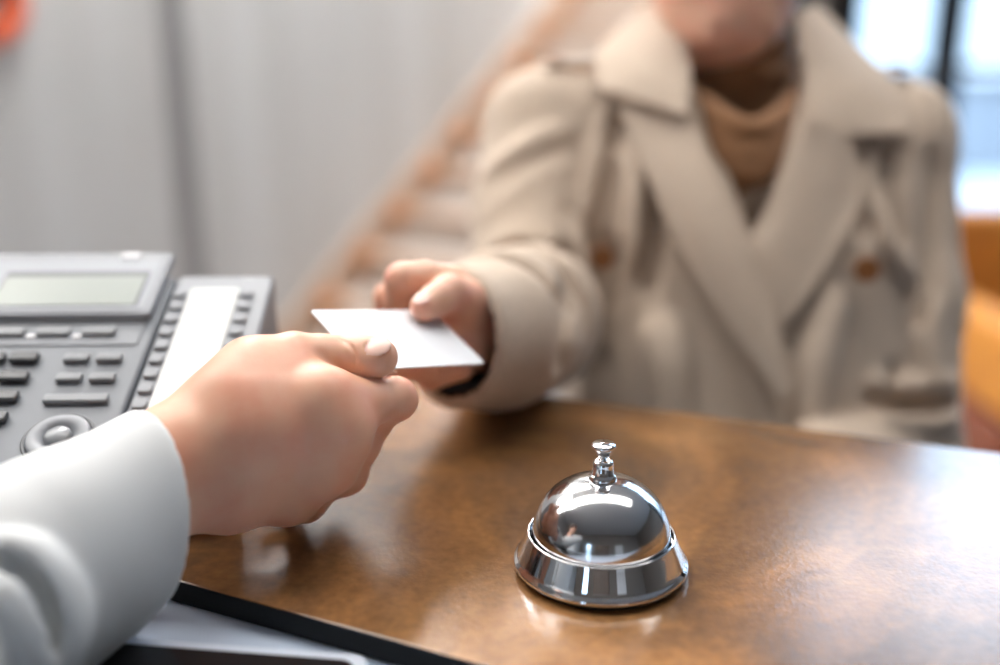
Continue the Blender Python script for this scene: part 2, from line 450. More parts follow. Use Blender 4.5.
# the left wall: two panels with a grey joint between them (a sits along the wall)
def along(px):    # where the bearing px meets the wall
    r = P(px, 150, 1)-CAM
    A = np.array([[r[0], -dS[0]], [r[1], -dS[1]]]); s = np.linalg.solve(A, P0g[:2]-CAM[:2]); return s[1]
j0, j1 = along(171), along(197)
struct(MB().box((-10.2, -0.2, 0), (j0, 0, H), AX, P0g).box((j1, -0.2, 0), (6.5, 0, H), AX, P0g).build('wall_left', M['wall']))
struct(MB().box((j0, -0.2, 0), (j1, -0.02, H), AX, P0g).build('trim_1', M['joint']))
wb = MB()
for a in ((-9, 0, -2.3, H), (-1.6, 0, 6.2, H), (-2.3, 0, -1.6, 0.5), (-2.3, 2.3, -1.6, H)): wb.box((a[0], -3.9, a[1]), (a[2], -3.7, a[3]))
struct(wb.build('wall_back', M['taupe']))
w2 = MB()  # unseen back window, added to give bright stripes in the bell
for x in (-2.3, -1.6): w2.box((x-.04, -3.86, .5), (x+.04, -3.74, 2.3))
for z in (.5, 2.3): w2.box((-2.3, -3.86, z-.04), (-1.6, -3.74, z+.04))
w2 = struct(w2.build('added_window', M['frame']))
for x in (-2.26,): MB().box((x, -3.805, .54), (x+.62, -3.795, 2.26)).build('pane', M['glass'], w2)
d1 = struct(MB().box((1.3, -3.69, 0), (2.3, -3.64, 2.15)).build('added_door', M['lampwhite']))  # unseen door, added for the bell to mirror
MB().tube([(1.42, -3.60, 1.0), (1.42, -3.60, 1.14)], .01, 10).build('door_handle', M['chrome'], d1)
struct(MB().box((6.0, -3.7, 0), (6.2, 4.0, H)).build('wall_right', M['taupe']))
wr = MB().box((1.42, 4.12, 0), (1.30, 4.0, H)); wr = MB()
wr.box((0, -0.12, 0), (5.6, 0.0, H), [nrm([.30, .954, 0]), nrm([.954, -.30, 0]), zU], (1.40, 4.06, 0)).build('wall_far_right', M['darkpanel'])
bpy.data.objects['wall_far_right']['kind'] = 'structure'
struct(MB().box((-4, 9.3, 0), (3.2, 9.5, H)).build('wall_far', M['plaster']))
struct(MB().box((-30, 4.15, -0.12), (60, 60, -0.02)).build('pavement', M['paving']))

HW = 3.78
struct(MB().box((1.3, 3.94, HW), (6.2, 4.08, H)).build('wall_header', M['taupe']))
# glazed wall on the right: frame, panes
YW = 4.0
def xw(px): return (P(px, 60, 1)-CAM)[0]/(P(px, 60, 1)-CAM)[1]*YW
zt = CAM[2] + (P(895, 66, 1)-CAM)[2]/(P(895, 66, 1)-CAM)[1]*YW     # rail height seen at y = 66
x_m = [1.30, xw(832), xw(945), 2.75, 3.6, 4.5, 5.4, 6.0]
w = 0.085
wf = MB()
for i, x in enumerate(x_m): wf.box((x-w/2, YW-0.06, 0), (x+w/2, YW+0.06, HW))
wf.box((1.3, YW-0.05, 0), (6, YW+0.05, 0.06)).box((1.3, YW-0.05, HW-0.12), (6, YW+0.05, HW))
wo = struct(wf.build('window_1', M['frame']))
for a, b in zip(x_m[1:-1], x_m[2:]):
    MB().box((a+w/2, YW-0.006, 0.06), (b-w/2, YW+0.006, HW-0.12)).build('pane', M['glass'], wo)
MB().box((x_m[1], YW-0.03, zt-0.03), (6, YW+0.03, zt+0.005)).build('rail', M['silver'], wo)

# low white building and hedge wall outside, under the horizon line
bO = empty('garden_wall', (6, 12, 0), 'long pale low wall standing on the paving outside the windows', 'wall')
MB().box((0, 11.5, 0), (16, 11.8, 0.95)).build('wall_body', M['paving'], bO)
MB().box((-0.05, 11.42, 0.95), (16.05, 11.88, 1.02)).build('coping', M['joint'], bO)

# ---------------------------------------------------------------- staircase
st = empty('staircase', P0g+eS*0.7, 'pale staircase with brown wooden nosings climbing beside the grey wall', 'staircase')
RUN, RISE, WID = 0.25, 0.17, 1.0
nos = []
z0 = P0[2]
for n in range(-1, 14):
    a = n*RUN; zt_ = z0 + n*RISE
    MB().box((a, 0.004, 0 if n < 1 else zt_-0.36), (a+RUN+0.02, WID, zt_-0.035), AX, P0g).build('riser', M['riser'], st)
    MB().box((a-0.02, 0.004, zt_-0.035), (a+RUN, WID, zt_), AX, P0g).build('tread', M['tread'], st)
    MB().box((a-0.034, 0.05, zt_-0.032), (a-0.016, WID+0.01, zt_+0.004), AX, P0g).build('nosing', M['wood'], st)
    MB().box((a-0.045, 0.003, zt_-0.065), (a+0.07, 0.075, zt_+0.012), AX, P0g).build('end_block', M['endwood'], st)
sk = [(-1*RUN-0.10, 0), (-1*RUN-0.10, z0-1.4*RISE+0.085), (13.5*RUN, z0+13.5*RISE+0.085), (13.5*RUN, z0+13.2*RISE-0.35), (0.2, 0)]
# wooden skirting strip along the wall, following the slope
MB().prism([(x, z) for x, z in sk], 0.001, 0.028, [dS, zU, eS], P0g).build('skirting', M['palewood'], st)

# orange ring on the wall, top left
oc = P(4, 3, 1)-CAM
s_ = along(2); rp = P0g + dS*s_; dist = math.hypot(rp[0], rp[1])
zc = CAM[2] + oc[2]/math.hypot(oc[0], oc[1])*dist
ring = MB(); prof = []
for i in range(17):
    a = 2*math.pi*i/16; prof.append((0.095+0.034*math.cos(a), 0.028+0.026*math.sin(a)))
ring.lathe(prof, (rp[0], rp[1], zc), [dS, zU, eS], 48)
ro = ring.build('wall_ring', M['orange'], smooth=True)
tag(ro, 'glossy orange ring fixed high on the grey wall above the telephone', 'ring ornament')

# orange armchair at the right edge
def armchair():
    root = empty('armchair', (1.62, 2.55, 0), 'amber orange armchair with red brown wooden base behind the counter at right', 'armchair')
    ox, oy = 1.62, 2.55
    MB().prism(rrect(-0.42, -0.36, 0.42, 0.36, 0.08), 0.05, 0.47, None, (ox, oy, 0)).build('base', M['brownwood'], root, bevel=0.015)
    MB().prism(rrect(-0.30, -0.34, 0.30, 0.26, 0.05), 0.47, 0.56, None, (ox, oy, 0)).build('seat', M['amber'], root, bevel=0.03)
    MB().prism(rrect(-0.42, -0.06, 0.42, 0.10, 0.05), 0.47, 0.90, None, (ox, oy+0.28, 0)).build('backrest', M['amber'], root, bevel=0.04)
    for s in (-1, 1):
        MB().prism(rrect(-0.055, -0.36, 0.055, 0.28, 0.04), 0.475, 0.70, None, (ox+s*0.365, oy, 0)).build('armrest', M['amber'], root, bevel=0.03)
        for t in (-1, 1):
            MB().lathe([(0, 0), (0.018, 0), (0.026, 0.06), (0, 0.06)], (ox+s*0.34, oy+t*0.28, 0), seg=16).build('leg', M['brownwood'], root)
    return root
armchair()

# ---------------------------------------------------------------- lamps (desk strip, and two added to light the stair wall)
def strip_lamp(cx, cy, z, lx, ly, label, m):
    r = empty('ceiling_lamp', (cx, cy, z), label, 'ceiling lamp')
    MB().box((cx-lx/2-0.03, cy-ly/2-0.03, z), (cx+lx/2+0.03, cy+ly/2+0.03, z+0.05)).build('housing', M['lampwhite'], r)
    MB().box((cx-lx/2, cy-ly/2, z-0.012), (cx+lx/2, cy+ly/2, z-0.001)).build('diffuser', m, r)
    for s in (-1, 1):
        MB().tube([(cx+s*lx*0.4, cy, z+0.05), (cx+s*lx*0.4, cy, H)], 0.004, 8).build('cable', M['frame'], r)
strip_lamp(-0.1, 0.95, 2.75, 2.6, 0.5, 'long white strip lamp hanging above the reception desk', M['lamp'])
strip_lamp(-1.0, 3.4, 3.7, 1.4, 1.0, 'square white lamp added before the staircase to light the wall', M['hall_fill'])
strip_lamp(0.6, 5.6, 3.5, 1.4, 0.8, 'white lamp added over the upper flight to light the staircase', M['hall_fill'])
#strip_lamp(0.5, -2.0, 3.1, 1.6, 0.5, 'white strip lamp hanging behind the desk', M['lamp'])

# unseen cabinet, like the back window and door, added for the bell's reflections
sb = MB().box((-0.9, -3.69, 0.0), (0.5, -3.25, 2.1))
cbn = empty('cabinet', (-0.2, -3.45, 0), 'tall dark wooden cabinet added behind the desk to be mirrored in the bell', 'cabinet')
sb.build('body', M['cabinet'], cbn, bevel=0.004)
for s in (-1, 1):
    d_ = MB().box((-0.2+(-0.69 if s < 0 else 0.005), -3.25, 0.08), (-0.2+(-0.005 if s < 0 else 0.69), -3.228, 2.05)).build('door', M['cabinet'], cbn, bevel=0.003)
    MB().tube([(-0.2+s*0.05, -3.20, 1.0), (-0.2+s*0.05, -3.20, 1.25)], 0.008, 10).build('handle', M['chrome'], d_)

# ================================================================= THE COUNTER
n0 = on_plane(187, 583.5, T); n1 = on_plane(420, 647.8, T)
f0 = on_plane(550.6, 395.6, T); f1 = on_plane(917, 442.6, T)
def on_line(a, b, x): t = (x-a[0])/(b[0]-a[0]); return a+(b-a)*t
poly = [on_line(n0, n1, -1.6), on_line(n0, n1, 1.5), on_line(f0, f1, 1.5), on_line(f0, f1, -1.6)]
top = MB().prism([(p[0], p[1]) for p in poly], T-0.0125, T)
co = top.build('countertop', M['counter'])
co.data.materials.append(M['black_edge'])
for p in co.data.polygons:
    if abs(p.normal.z) < 0.9 or p.normal.z < 0: p.material_index = 1
bv = co.modifiers.new('bevel', 'BEVEL'); bv.width = 0.0012; bv.segments = 2; bv.limit_method = 'ANGLE'
tag(co, 'rust brown mottled reception countertop with thin black edge', 'countertop')
DZ = T-0.0130
dn = nrm(n1-n0); dp = np.array([-dn[1], dn[0], 0])      # along and across the counter
desk = empty('reception_desk', (0, 0.45, 0), 'pale glossy reception desk under the brown countertop', 'desk')
AD = [dn, dp, zU]; od = np.array([n0[0], n0[1], 0])
MB().box((-1.5, -0.42, DZ-0.03), (1.6, 0.27, DZ), AD, od).build('desktop', M['pale_desk'], desk, bevel=0.002)
MB().box((-1.5, 0.21, 0.0), (1.6, 0.25, DZ-0.03), AD, od).build('front_panel', M['darkpanel'], desk)
MB().box((-1.5, -0.36, 0.0), (-1.46, 0.21, DZ-0.03), AD, od).build('side_panel', M['darkpanel'], desk)
MB().box((1.56, -0.36, 0.0), (1.6, 0.21, DZ-0.03), AD, od).build('side_panel', M['darkpanel'], desk)

# dark tablet with a bright rim on the desk
ta = on_plane(92, 629, DZ+0.010); tb = on_plane(372, 649, DZ+0.010)
u_ = nrm(tb-ta); v_ = np.array([-u_[1], u_[0], 0])
tab = empty('tablet_computer', (ta+tb)/2*np.array([1, 1, 0])+np.array([0, -0.07, DZ]), 'black tablet with silver rim lying on the desk below the sleeve', 'tablet')
La = float(np.linalg.norm(tb-ta))
MB().prism(rrect(-0.10, -0.17, La, 0.0, 0.008), 0.0005, 0.0078, [u_, v_, zU], (ta[0], ta[1], DZ)).build('rim', M['rim'], tab, bevel=0.002)
MB().prism(rrect(-0.094, -0.164, La-0.005, -0.0065, 0.007), 0.0075, 0.0085, [u_, v_, zU], (ta[0], ta[1], DZ)).build('screen', M['tablet'], tab, bevel=0.0008)

# ================================================================= THE BELL
bc = on_plane(600, 567, T)
bell = empty('service_bell', bc, 'silver call bell with push button on the brown countertop', 'bell')
MB().lathe([(0, 0.0), (0.0395, 0.0), (0.0395, 0.002), (0, 0.002)], bc+[0, 0, .0001]).build('foot_pad', M['felt'], bell)
base_prof = [(0.0, 0.0020), (0.0405, 0.0020), (0.0421, 0.0026), (0.0428, 0.0040), (0.0424, 0.0054), (0.0412, 0.0062)]
base_prof += [(0.0410-0.0050*t, 0.0062+0.0125*t) for t in np.linspace(0.05, 1, 8)]
base_prof += [(0.0358, 0.0193), (0.0352, 0.0194), (0.0349, 0.0188), (0.0348, 0.0120), (0.0, 0.0120)]
MB().lathe(base_prof, bc, seg=128).build('base', M['chrome'], bell, smooth=True)
dome = []
for i in range(41):
    a = math.pi/2*i/40
    dome.append((0.0338*math.cos(a)**0.86 if i < 40 else 0.0, 0.0175+0.0300*math.sin(a)))
dome = [(0.0325, 0.0150), (0.0336, 0.0150), (0.0339, 0.0160)] + dome
MB().lathe(dome, bc, seg=128).build('dome', M['dome'], bell, smooth=True)
zd = 0.0470
MB().lathe([(0.0064, zd-0.001), (0.0068, zd+0.0006), (0.0066, zd+0.0018), (0.0059, zd+0.0027), (0.0053, zd+0.0032), (0.0050, zd+0.0078),
            (0.0048, zd+0.0092), (0.0039, zd+0.0101), (0.0024, zd+0.0102), (0.0, zd+0.0090)], bc, seg=64).build('collar', M['chrome'], bell, smooth=True)
MB().lathe([(0.0016, zd+0.009), (0.0016, zd+0.0122), (0.0032, zd+0.0126), (0.0040, zd+0.0136), (0.0040, zd+0.0150), (0.0052, zd+0.0158),
            (0.0058, zd+0.0166), (0.0058, zd+0.0176), (0.0052, zd+0.0184), (0.0, zd+0.0188)], bc, seg=64).build('push_button', M['chrome'], bell, smooth=True)

# ================================================================= THE CARD
cA = np.array([-.1003, .5201, 1.2102]); cC = np.array([-.0415, .5803, 1.1942]); cD = np.array([-.0677, .4827, 1.1889])
cu = nrm(cC-cA); cw = cD-cA; cw = nrm(cw-cu*(cw@cu)); cn = np.cross(cw, cu); cn = cn if cn[2] > 0 else -cn
cA = cA - cu*.0024 - cw*.0003
CL, CWd = 0.0886, 0.0545
def on_card(u, w, h=0.0): return cA + cu*u + cw*w + cn*h
MB().prism(rrect(0, 0, CL, CWd, 0.003), -0.0004, 0.0004, [cu, cw, cn], cA).build('card', M['card'], bevel=0.00015)
tag(bpy.data.objects['card'], 'blank white plastic card held between the two hands', 'card')

# ================================================================= THE TELEPHONE
a_ = math.radians(22)
tu = nrm([1, .03, 0]); tv = np.array([-.05, math.cos(a_), math.sin(a_)]); tv = nrm(tv-tu*(tv@tu)); tn = np.cross(tu, tv)
TA = P(275, 275, .63)
TX = [tu, tv, tn]
mm = 0.001
tel = empty('desk_telephone', (TA[0]-0.12, TA[1]-0.08, T), 'grey office desk telephone with display and paper label strip', 'telephone')
def tbox(name, x0, y0, x1, y1, h0, h1, m, parent=tel, r=2, bevel=0.0008):
    return MB().prism([(a*mm, b*mm) for a, b in rrect(x0, y0, x1, y1, r, 4)], h0*mm, h1*mm, TX, TA).build(name, m, parent, bevel=bevel, seg=2)
def wedge(name, x0, x1, v0, v1, drop):
    """body standing on the counter: sloping top, flat foot"""
    V = []; fs = []
    for u in (x0, x1):
        for (v, h) in ((v0, 0), (v1, 0)):
            V.append(TA + tu*u*mm + tv*v*mm + tn*h)
        a = V[-1].copy(); a = a - tn*drop; V.append(a)
        b = V[-1].copy(); b[2] = T+0.0005; V.append(b)
        c = V[-4].copy() - tn*drop; c[2] = T+0.0005; V.append(c)
    fs = [(0, 1, 2, 3, 4), (9, 8, 7, 6, 5)] + [(i, i+5, (i+1) % 5+5, (i+1) % 5) for i in range(5)]
    mb = MB(); mb.add(V, fs); return mb.build(name, M['phone'], tel, bevel=0.003)
wedge('body', -236, -61, 0, -172, 0.010)
mod = wedge('key_module', -60, 0, 0, -148, 0.010); mod.data.materials.clear(); mod.data.materials.append(M['phone_light'])
# display head: a raised tilted panel
tbox('display_housing', -236, -47, -66, 19, -2, 5, M['phone_light'], r=4, bevel=0.002)
tbox('display_bezel', -228, -43, -71, 9, 5, 5.6, M['silver2'], r=3, bevel=0.0003)
tbox('display_frame_shade', -163, -39, -75, -3, 5.6, 5.8, M['phone_dark'], r=1, bevel=0)  # dark frame; its wide top edge paints the shade of the screen recess
tbox('display_screen', -161.5, -38.5, -77, -9, 5.8, 6.1, M['lcd'], r=1, bevel=0)
tbox('message_lamp', -98, 11, -86, 17, 5, 6.4, M['pearl'], r=1.5)
tbox('shade_strip', -226, -50.5, -68, -46, 0, 1.5, M['phone_dark'], r=0.5, bevel=0)  # dark strip standing in for the shade under the housing
# menu key row
tbox('menu_panel', -190, -70, -68, -50, 0, 0.8, M['phone_mid'], r=2)
for i, x in enumerate((-100, -126, -152, -178)):
    tbox('menu_key', x-2, -62, x+17, -55, 0.8, 3.0, M['key_mid'], r=1.5)
for x in (-107, -133, -159): tbox('menu_divider', x+0, -64, x+5, -61, 0.8, 1.8, M['pearl'], r=1)
# number pad (right-hand columns are in the photograph)
keyproto = None
def copy_part(o, dx, dy):
    c = o.copy(); C.objects.link(c); c.parent = o.parent
    c.location = Vector(o.location) + Vector((tu*dx*mm + tv*dy*mm).tolist()); return c
k0 = tbox('number_key', -135, -86.5, -119, -78.5, 0, 4.0, M['key_dark'], r=2, bevel=0.0014)
for r_ in range(5):
    for c_ in range(4):
        if r_ or c_: copy_part(k0, -18.5*c_, -16.4*r_)
k1 = tbox('function_key', -105, -86, -91, -80, 0, 3.2, M['key_mid'], r=1, bevel=0.001)
for dx, dy in ((18, 0), (1, -17), (19, -17)): copy_part(k1, dx, dy)
tbox('long_key', -105, -120.5, -71, -114.5, 0, 3.2, M['key_mid'], r=1, bevel=0.001)
nc = TA + (tu*-88 + tv*-147)*mm
MB().lathe([(0.0185, 0), (0.0185, 0.0012), (0.0172, 0.0020), (0.0165, 0.0008), (0, 0.0008)], nc, TX, 48).build('dial_surround', M['phone_dark'], tel, smooth=True)
MB().lathe([(0.0160, 0.0008), (0.0160, 0.0028), (0.0148, 0.0038), (0.0085, 0.0030), (0.0080, 0.0014), (0, 0.0014)], nc, TX, 48).build('dial_ring', M['phone_light'], tel, smooth=True)
MB().lathe([(0.0068, 0.0014), (0.0068, 0.0034), (0.0052, 0.0046), (0, 0.0050)], nc, TX, 32).build('dial_button', M['key_mid'], tel, smooth=True)
# module: label strip and small round keys
tbox('label_strip', -48.5, -140, -19.5, -15.5, 0.2, 1.0, M['paper'], r=1, bevel=0.0001)
kl = tbox('line_key', -58.5, -24.5, -50.5, -17, 0, 2.2, M['phone_light'], r=2, bevel=0.0009)
for i in range(1, 10): copy_part(kl, 0.12*i, -12.6*i)
kr = tbox('line_key', -17.8, -24.5, -9.8, -17, 0, 2.2, M['phone_light'], r=2, bevel=0.0009)
for i in range(1, 10): copy_part(kr, 0, -12.6*i)

# ================================================================= HANDS
def finger(clay, pts, k=0.0045): clay.chain([(P(*q[:3]) if len(q) == 4 else q[0], q[-1]) for q in pts], k)

def nail_faces(V, Q, c, t, nd, la, wa):
    """faces of the nail: near c, facing nd"""
    fc = V[Q].mean(1); w_ = np.cross(t, nd); d = fc-c
    a, b, n_ = d@t, d@w_, d@nd
    fn = np.cross(V[Q[:, 2]]-V[Q[:, 0]], V[Q[:, 3]]-V[Q[:, 1]]); fn /= np.linalg.norm(fn, axis=1)[:, None]+1e-12
    s = fn@nd
    if (s[(np.abs(a) < la) & (np.abs(b) < wa) & (n_ > 0)] < 0).mean() > .5: s = -s
    a2 = np.abs((a)/la); b2 = np.abs(b/wa)
    return (a2**3+b2**3 < 1) & (s > 0.25) & (n_ > 0)

def thumb_nail(cl, tip, ip, nd, rt, size=(0.0068, 0.0056)):
    """presses a nail bed with raised folds into a thumb tip; returns frame"""
    t = nrm(tip-ip); nd = nrm(nd-t*(nd@t)); w_ = np.cross(t, nd)
    c = tip + t*0.0042 + nd*(rt*0.82)
    nd = nrm(nd + t*0.22); t = nrm(np.cross(w_, nd)*-1); t = t if t@(tip-ip) > 0 else -t
    R = [t, w_, nd]
    # groove around the plate, then the plate itself
    cl.ell(c+nd*0.0012, (size[0]+0.0009, size[1]+0.0009, 0.0017), R, k=0.0010, mode='cut')
    cl.ell(c-nd*0.0003, (size[0], size[1], 0.0014), R, k=0.0004)
    return c, t, nd

# ---- receptionist's hand
def ray_card(px, py, h):
    r = P(px, py, 1)-CAM; return CAM + r*(((cA+cn*h-CAM)@cn)/(r@cn))
th_tip = ray_card(379, 357, 0.0096)
hl = Clay(P(290, 440, .49)-[.115, .10, .085], P(290, 440, .49)+[.085, .10, .08], 0.0009)
hm = [hl.like() for _ in range(2)]
# palm
palm = [((150, 455, .452), (165, 470, .450), .024), ]
hl.cone(P(100, 540, .440), P(174, 456, .474), .021, .0215, .01)
hl.cone(P(100, 552, .440), P(180, 478, .474), .021, .0212, .01)
hl.chain([(P(174, 457, .472), .0212), (P(250, 412, .480), .0175), (P(326, 401, .485), .0130)], .012)
hl.chain([(P(176, 466, .470), .0215), (P(250, 435, .476), .0175), (P(337, 427, .486), .0130)], .012)
hl.chain([(P(178, 474, .472), .021), (P(240, 468, .478), .0175), (P(322, 462, .492), .0125)], .012)
hl.chain([(P(182, 484, .474), .0178), (P(230, 495, .482), .0158), (P(288, 494, .496), .0120)], .012)
hl.ell(P(245, 450, .497), (.035, .020, .028), k=.012)
# thumb metacarpal and thenar mass
hl.chain([(P(184, 441, .478), .018), (P(217, 409, .488), .0172), (P(252, 373, .496), .0162), (P(294, 361, .504), .0148)], .010)
hl.chain([(P(238, 396, .482), .0165), (P(300, 381, .494), .0122)], .012)
# proximal fingers
fi = hl.like()
fi.chain([(P(326, 400, .486), .0126), (P(368, 402, .501), .0112), (P(396, 399, .513), .0104), (P(390, 391, .532), .0088), (P(384, 385, .541), .0080)], .004)
fm = hl.like()
fm.chain([(P(337, 427, .486), .0130), (P(356, 445, .520), .0108), (P(346, 438, .545), .0090), (P(330, 420, .550), .0085)], .004)
fr = hl.like()
fr.chain([(P(322, 462, .492), .0125), (P(346, 473, .522), .0102), (P(330, 468, .548), .0088), (P(305, 455, .550), .0085)], .004)
fl_ = hl.like()
fl_.chain([(P(288, 494, .496), .0120), (P(306, 503, .520), .0092), (P(290, 497, .540), .0080), (P(270, 488, .540), .0078)], .004)
fm.union(fi, .004); fr.union(fl_, .004); fm.union(fr, .004)
fk = [(P(394, 399, .517), .0092), (P(370, 423, .520), .0098), (P(355, 444, .522), .0098), (P(343, 472, .524), .0094), (P(304, 502, .522), .0086)]
ff_ = hl.like(); ff_.chain(fk, .006); fm.union(ff_, .006)
hl.chain([(P(326, 402, .486), .0126), (P(337, 427, .487), .0132), (P(322, 460, .493), .0128), (P(288, 494, .497), .0118)], .012)
hl.ell(P(300, 440, .495), (.026, .016, .026), k=.012)
hl.union(fm, .010)
# thumb
tb_ = hl.like()
ipj = P(347, 361, .511)
tb_.chain([(P(294, 361, .504), .0148), (P(322, 361, .508), .0132), (ipj, .0124), (ipj*.45+th_tip*.55+nrm([0, 0, 1])*.0004, .0110), (th_tip, .0096)], .004)
tb_.ell(th_tip+[-.002, -.003, -.0022], (.0085, .007, .006), k=.004)
tt = nrm(th_tip-ipj)
hl.union(tb_, .0020)
# web between thumb and index
hl.ell(P(262, 388, .498), (.020, .012, .014), k=.006)
# crease at the thumb joint and knuckle wrinkles
def crease(cl, pts, r, k=.0006):
    pts = resample(pts, 14)
    for a, b in zip(pts[:-1], pts[1:]): cl.cone(a, b, r, r, k, mode='cut')
def surf_point(px, py, bvh):
    r = P(px, py, 1)-CAM; h = bvh.ray_cast(Vector(CAM), Vector(nrm(r))); return np.array(h[0]) if h[0] else None
V, Q = hl.mesh(); bv_ = BVHTree.FromPolygons(V.tolist(), Q.tolist())
def carve(cl, bv_, pix, r=.0008, k=.0008, out=.0003):
    pts = [surf_point(*p, bv_) for p in pix]; pts = [p+nrm(CAM-p)*out for p in pts if p is not None]
    if len(pts) >= 2: crease(cl, pts, r, k)
carve(hl, bv_, [(342, 339), (350, 345), (354, 354), (355, 362)], .0006, .0012)
#carve(hl, bv_, [(300, 372), (290, 370), (282, 367)], .0005, .0015)
ndt = np.array([.50, -.60, .70])
nc_, nt_, nn_ = thumb_nail(hl, th_tip, ipj, ndt, .0096, (.0066, .0062))
V, Q = hl.mesh(); V = smooth_mesh(V, Q, 1, .6)
mi = nail_faces(V, Q, nc_, nt_, nn_, .0068, .0064).astype(int)
HAND_M = (V, Q, mi)

# ---- guest's hand
hh = 0.0009
hg = Clay(P(440, 328, .62)-[.06, .09, .06], P(440, 328, .62)+[.07, .08, .06], hh)
g_tip = P(425, 306, .580)
# keep the thumb resting on the card
hC = (g_tip-cA)@cn
g_tip = g_tip + cn*(0.0086-hC)
hg.chain([(P(490, 329, .685), .019), (P(474, 323, .65), .0185), (P(465, 308, .624), .0165)], .01)
hg.chain([(P(474, 337, .650), .0175), (P(468, 345, .632), .0165)], .01)
hg.chain([(P(478, 312, .64), .0165), (P(446, 287, .618), .0128)], .010)
hg.chain([(P(478, 322, .64), .0165), (P(450, 305, .630), .0125)], .010)
hg.chain([(P(478, 333, .64), .0165), (P(450, 330, .638), .0120)], .010)
hg.chain([(P(476, 345, .64), .015), (P(453, 352, .640), .0115)], .010)
gi = hg.like()
gi.chain([(P(446, 287, .618), .0126), (P(424, 281, .610), .0116), (P(403, 281, .603), .0108), (P(400, 300, .611), .0094), (P(402, 314, .618), .0085), (P(416, 324, .616), .0080)], .004)
gm = hg.like()
gm.chain([(P(450, 300, .632), .0122), (P(389, 298, .634), .0095), (P(394, 325, .636), .0088), (P(418, 345, .628), .0082)], .004)
gr = hg.like()
gr.chain([(P(452, 330, .638), .0118), (P(398, 335, .640), .0092), (P(408, 366, .628), .0090), (P(440, 366, .616), .0085)], .004)
gl = hg.like()
gl.chain([(P(455, 352, .640), .0110), (P(415, 366, .640), .0090), (P(430, 377, .626), .0082), (P(462, 368, .618), .0078)], .004)
gi.union(gm, .002); gr.union(gl, .0025); gi.union(gr, .002)
hg.union(gi, .006)
gt = hg.like()
g_ip = P(450, 293, .598)
gt.chain([(P(478, 315, .638), .0150), (P(467, 301, .614), .0130), (g_ip, .0108), (g_ip*.5+g_tip*.5, .0098), (g_tip, .0086)], .004)
hg.union(gt, .003)
gc_, gtt, gnn = thumb_nail(hg, g_tip, g_ip, np.array([-.1, -.55, .80]), .0086, (.0062, .0050))
V, Q = hg.mesh(); V = smooth_mesh(V, Q, 1, .6)
mig = nail_faces(V, Q, gc_, gtt, gnn, .0066, .0054).astype(int)
HAND_G = (V, Q, mig)

def fold_on(clay, surf, pix, r, k=.010, mode='add', sink=.3):
    c = resample([(a, b, 0) for a, b in pix], 16); L = len(c); pts = []
    for q in c:
        u = nrm(P(q[0], q[1], 1)-CAM); h = surf.ray_cast(Vector(CAM), Vector(u))
        pts.append(None if h[0] is None else np.array(h[0])+u*r*sink*(1 if mode == 'add' else -1))
    for i, (a, b) in enumerate(zip(pts[:-1], pts[1:])):
        if a is None or b is None or np.linalg.norm(a-b) > .018: continue
        w0 = math.sin(math.pi*(i+.6)/(L+.2))**.5
        clay.cone(a, b, r*w0, r*w0, k, 'add' if mode == 'add' else 'cut')

# ================================================================= PEOPLE
def head_clay(c, yaw, h=0.0032, female=True):
    """c = chin point on the face; looks along yaw (0 = towards -Y); returns body clay with neck"""
    f = np.array([math.sin(yaw), -math.cos(yaw), 0]); r = np.array([f[1], -f[0], 0]); u = zU
    def q(a, b, z): return c + r*a + f*b + u*z       # right, forward, up
    cl = Clay(c-[.16, .19, .30], c+[.16, .19, .26], h)
    cl.ell(q(0, -.105, .125), (.072, .090, .098), [r, f, u], .01)
    cl.ell(q(0, -.060, .055), (.062, .052, .058), [r, f, u], .03)
    cl.ell(q(0, -.028, .020), (.030, .026, .022), [r, f, u], .03)
    for s in (-1, 1):
        cl.cone(q(s*.052, -.085, .045), q(s*.018, -.024, .014), .014, .014, .02)
        cl.ell(q(s*.040, -.030, .078), (.022, .020, .022), [r, f, u], .02)
        cl.ell(q(s*.032, -.020, .118), (.015, .010, .010), [r, f, u], .006, 'cut')
        cl.ell(q(s*.032, -.030, .118), (.0125, .0125, .0125), [r, f, u], .002)
        cl.ell(q(s*.075, -.100, .095), (.008, .018, .030), [r, f, u], .004)
    cl.cone(q(0, -.014, .125), q(0, .006, .085), .008, .012, .008)
    cl.cone(q(-.011, -.006, .080), q(.011, -.006, .080), .007, .007, .006)
    cl.cone(q(-.018, -.014, .058), q(.018, -.014, .058), .006, .006, .005)
    cl.cone(q(-.013, -.012, .050), q(.013, -.012, .050), .007, .007, .004)
    cl.cone(q(0, -.085, .03), q(0, -.095, -.17), .044 if female else .058, .044 if female else .056, .03)
    return cl, q

def hair_clay(q, r, f, long_):
    c0 = q(0, -.11, .12)
    cl = Clay(c0-[.14, .17, .20], c0+[.14, .16, .16], .0035)
    cl.ell(q(0, -.112, .133), (.082, .098, .102), [r, f, zU], 0)
    cut = cl.like(); cut.ell(q(0, -.01, .075), (.060, .075, .080), [r, f, zU], 0); cl.cut(cut, .01)
    c2 = cl.like(); c2.cone(q(0, -.06, -.04), q(0, -.09, -.25), .09, .09); cl.cut(c2, .01)
    if long_:
        cl.ell(q(0, -.215, .12), (.038, .032, .036), [r, f, zU], .01)
    return cl

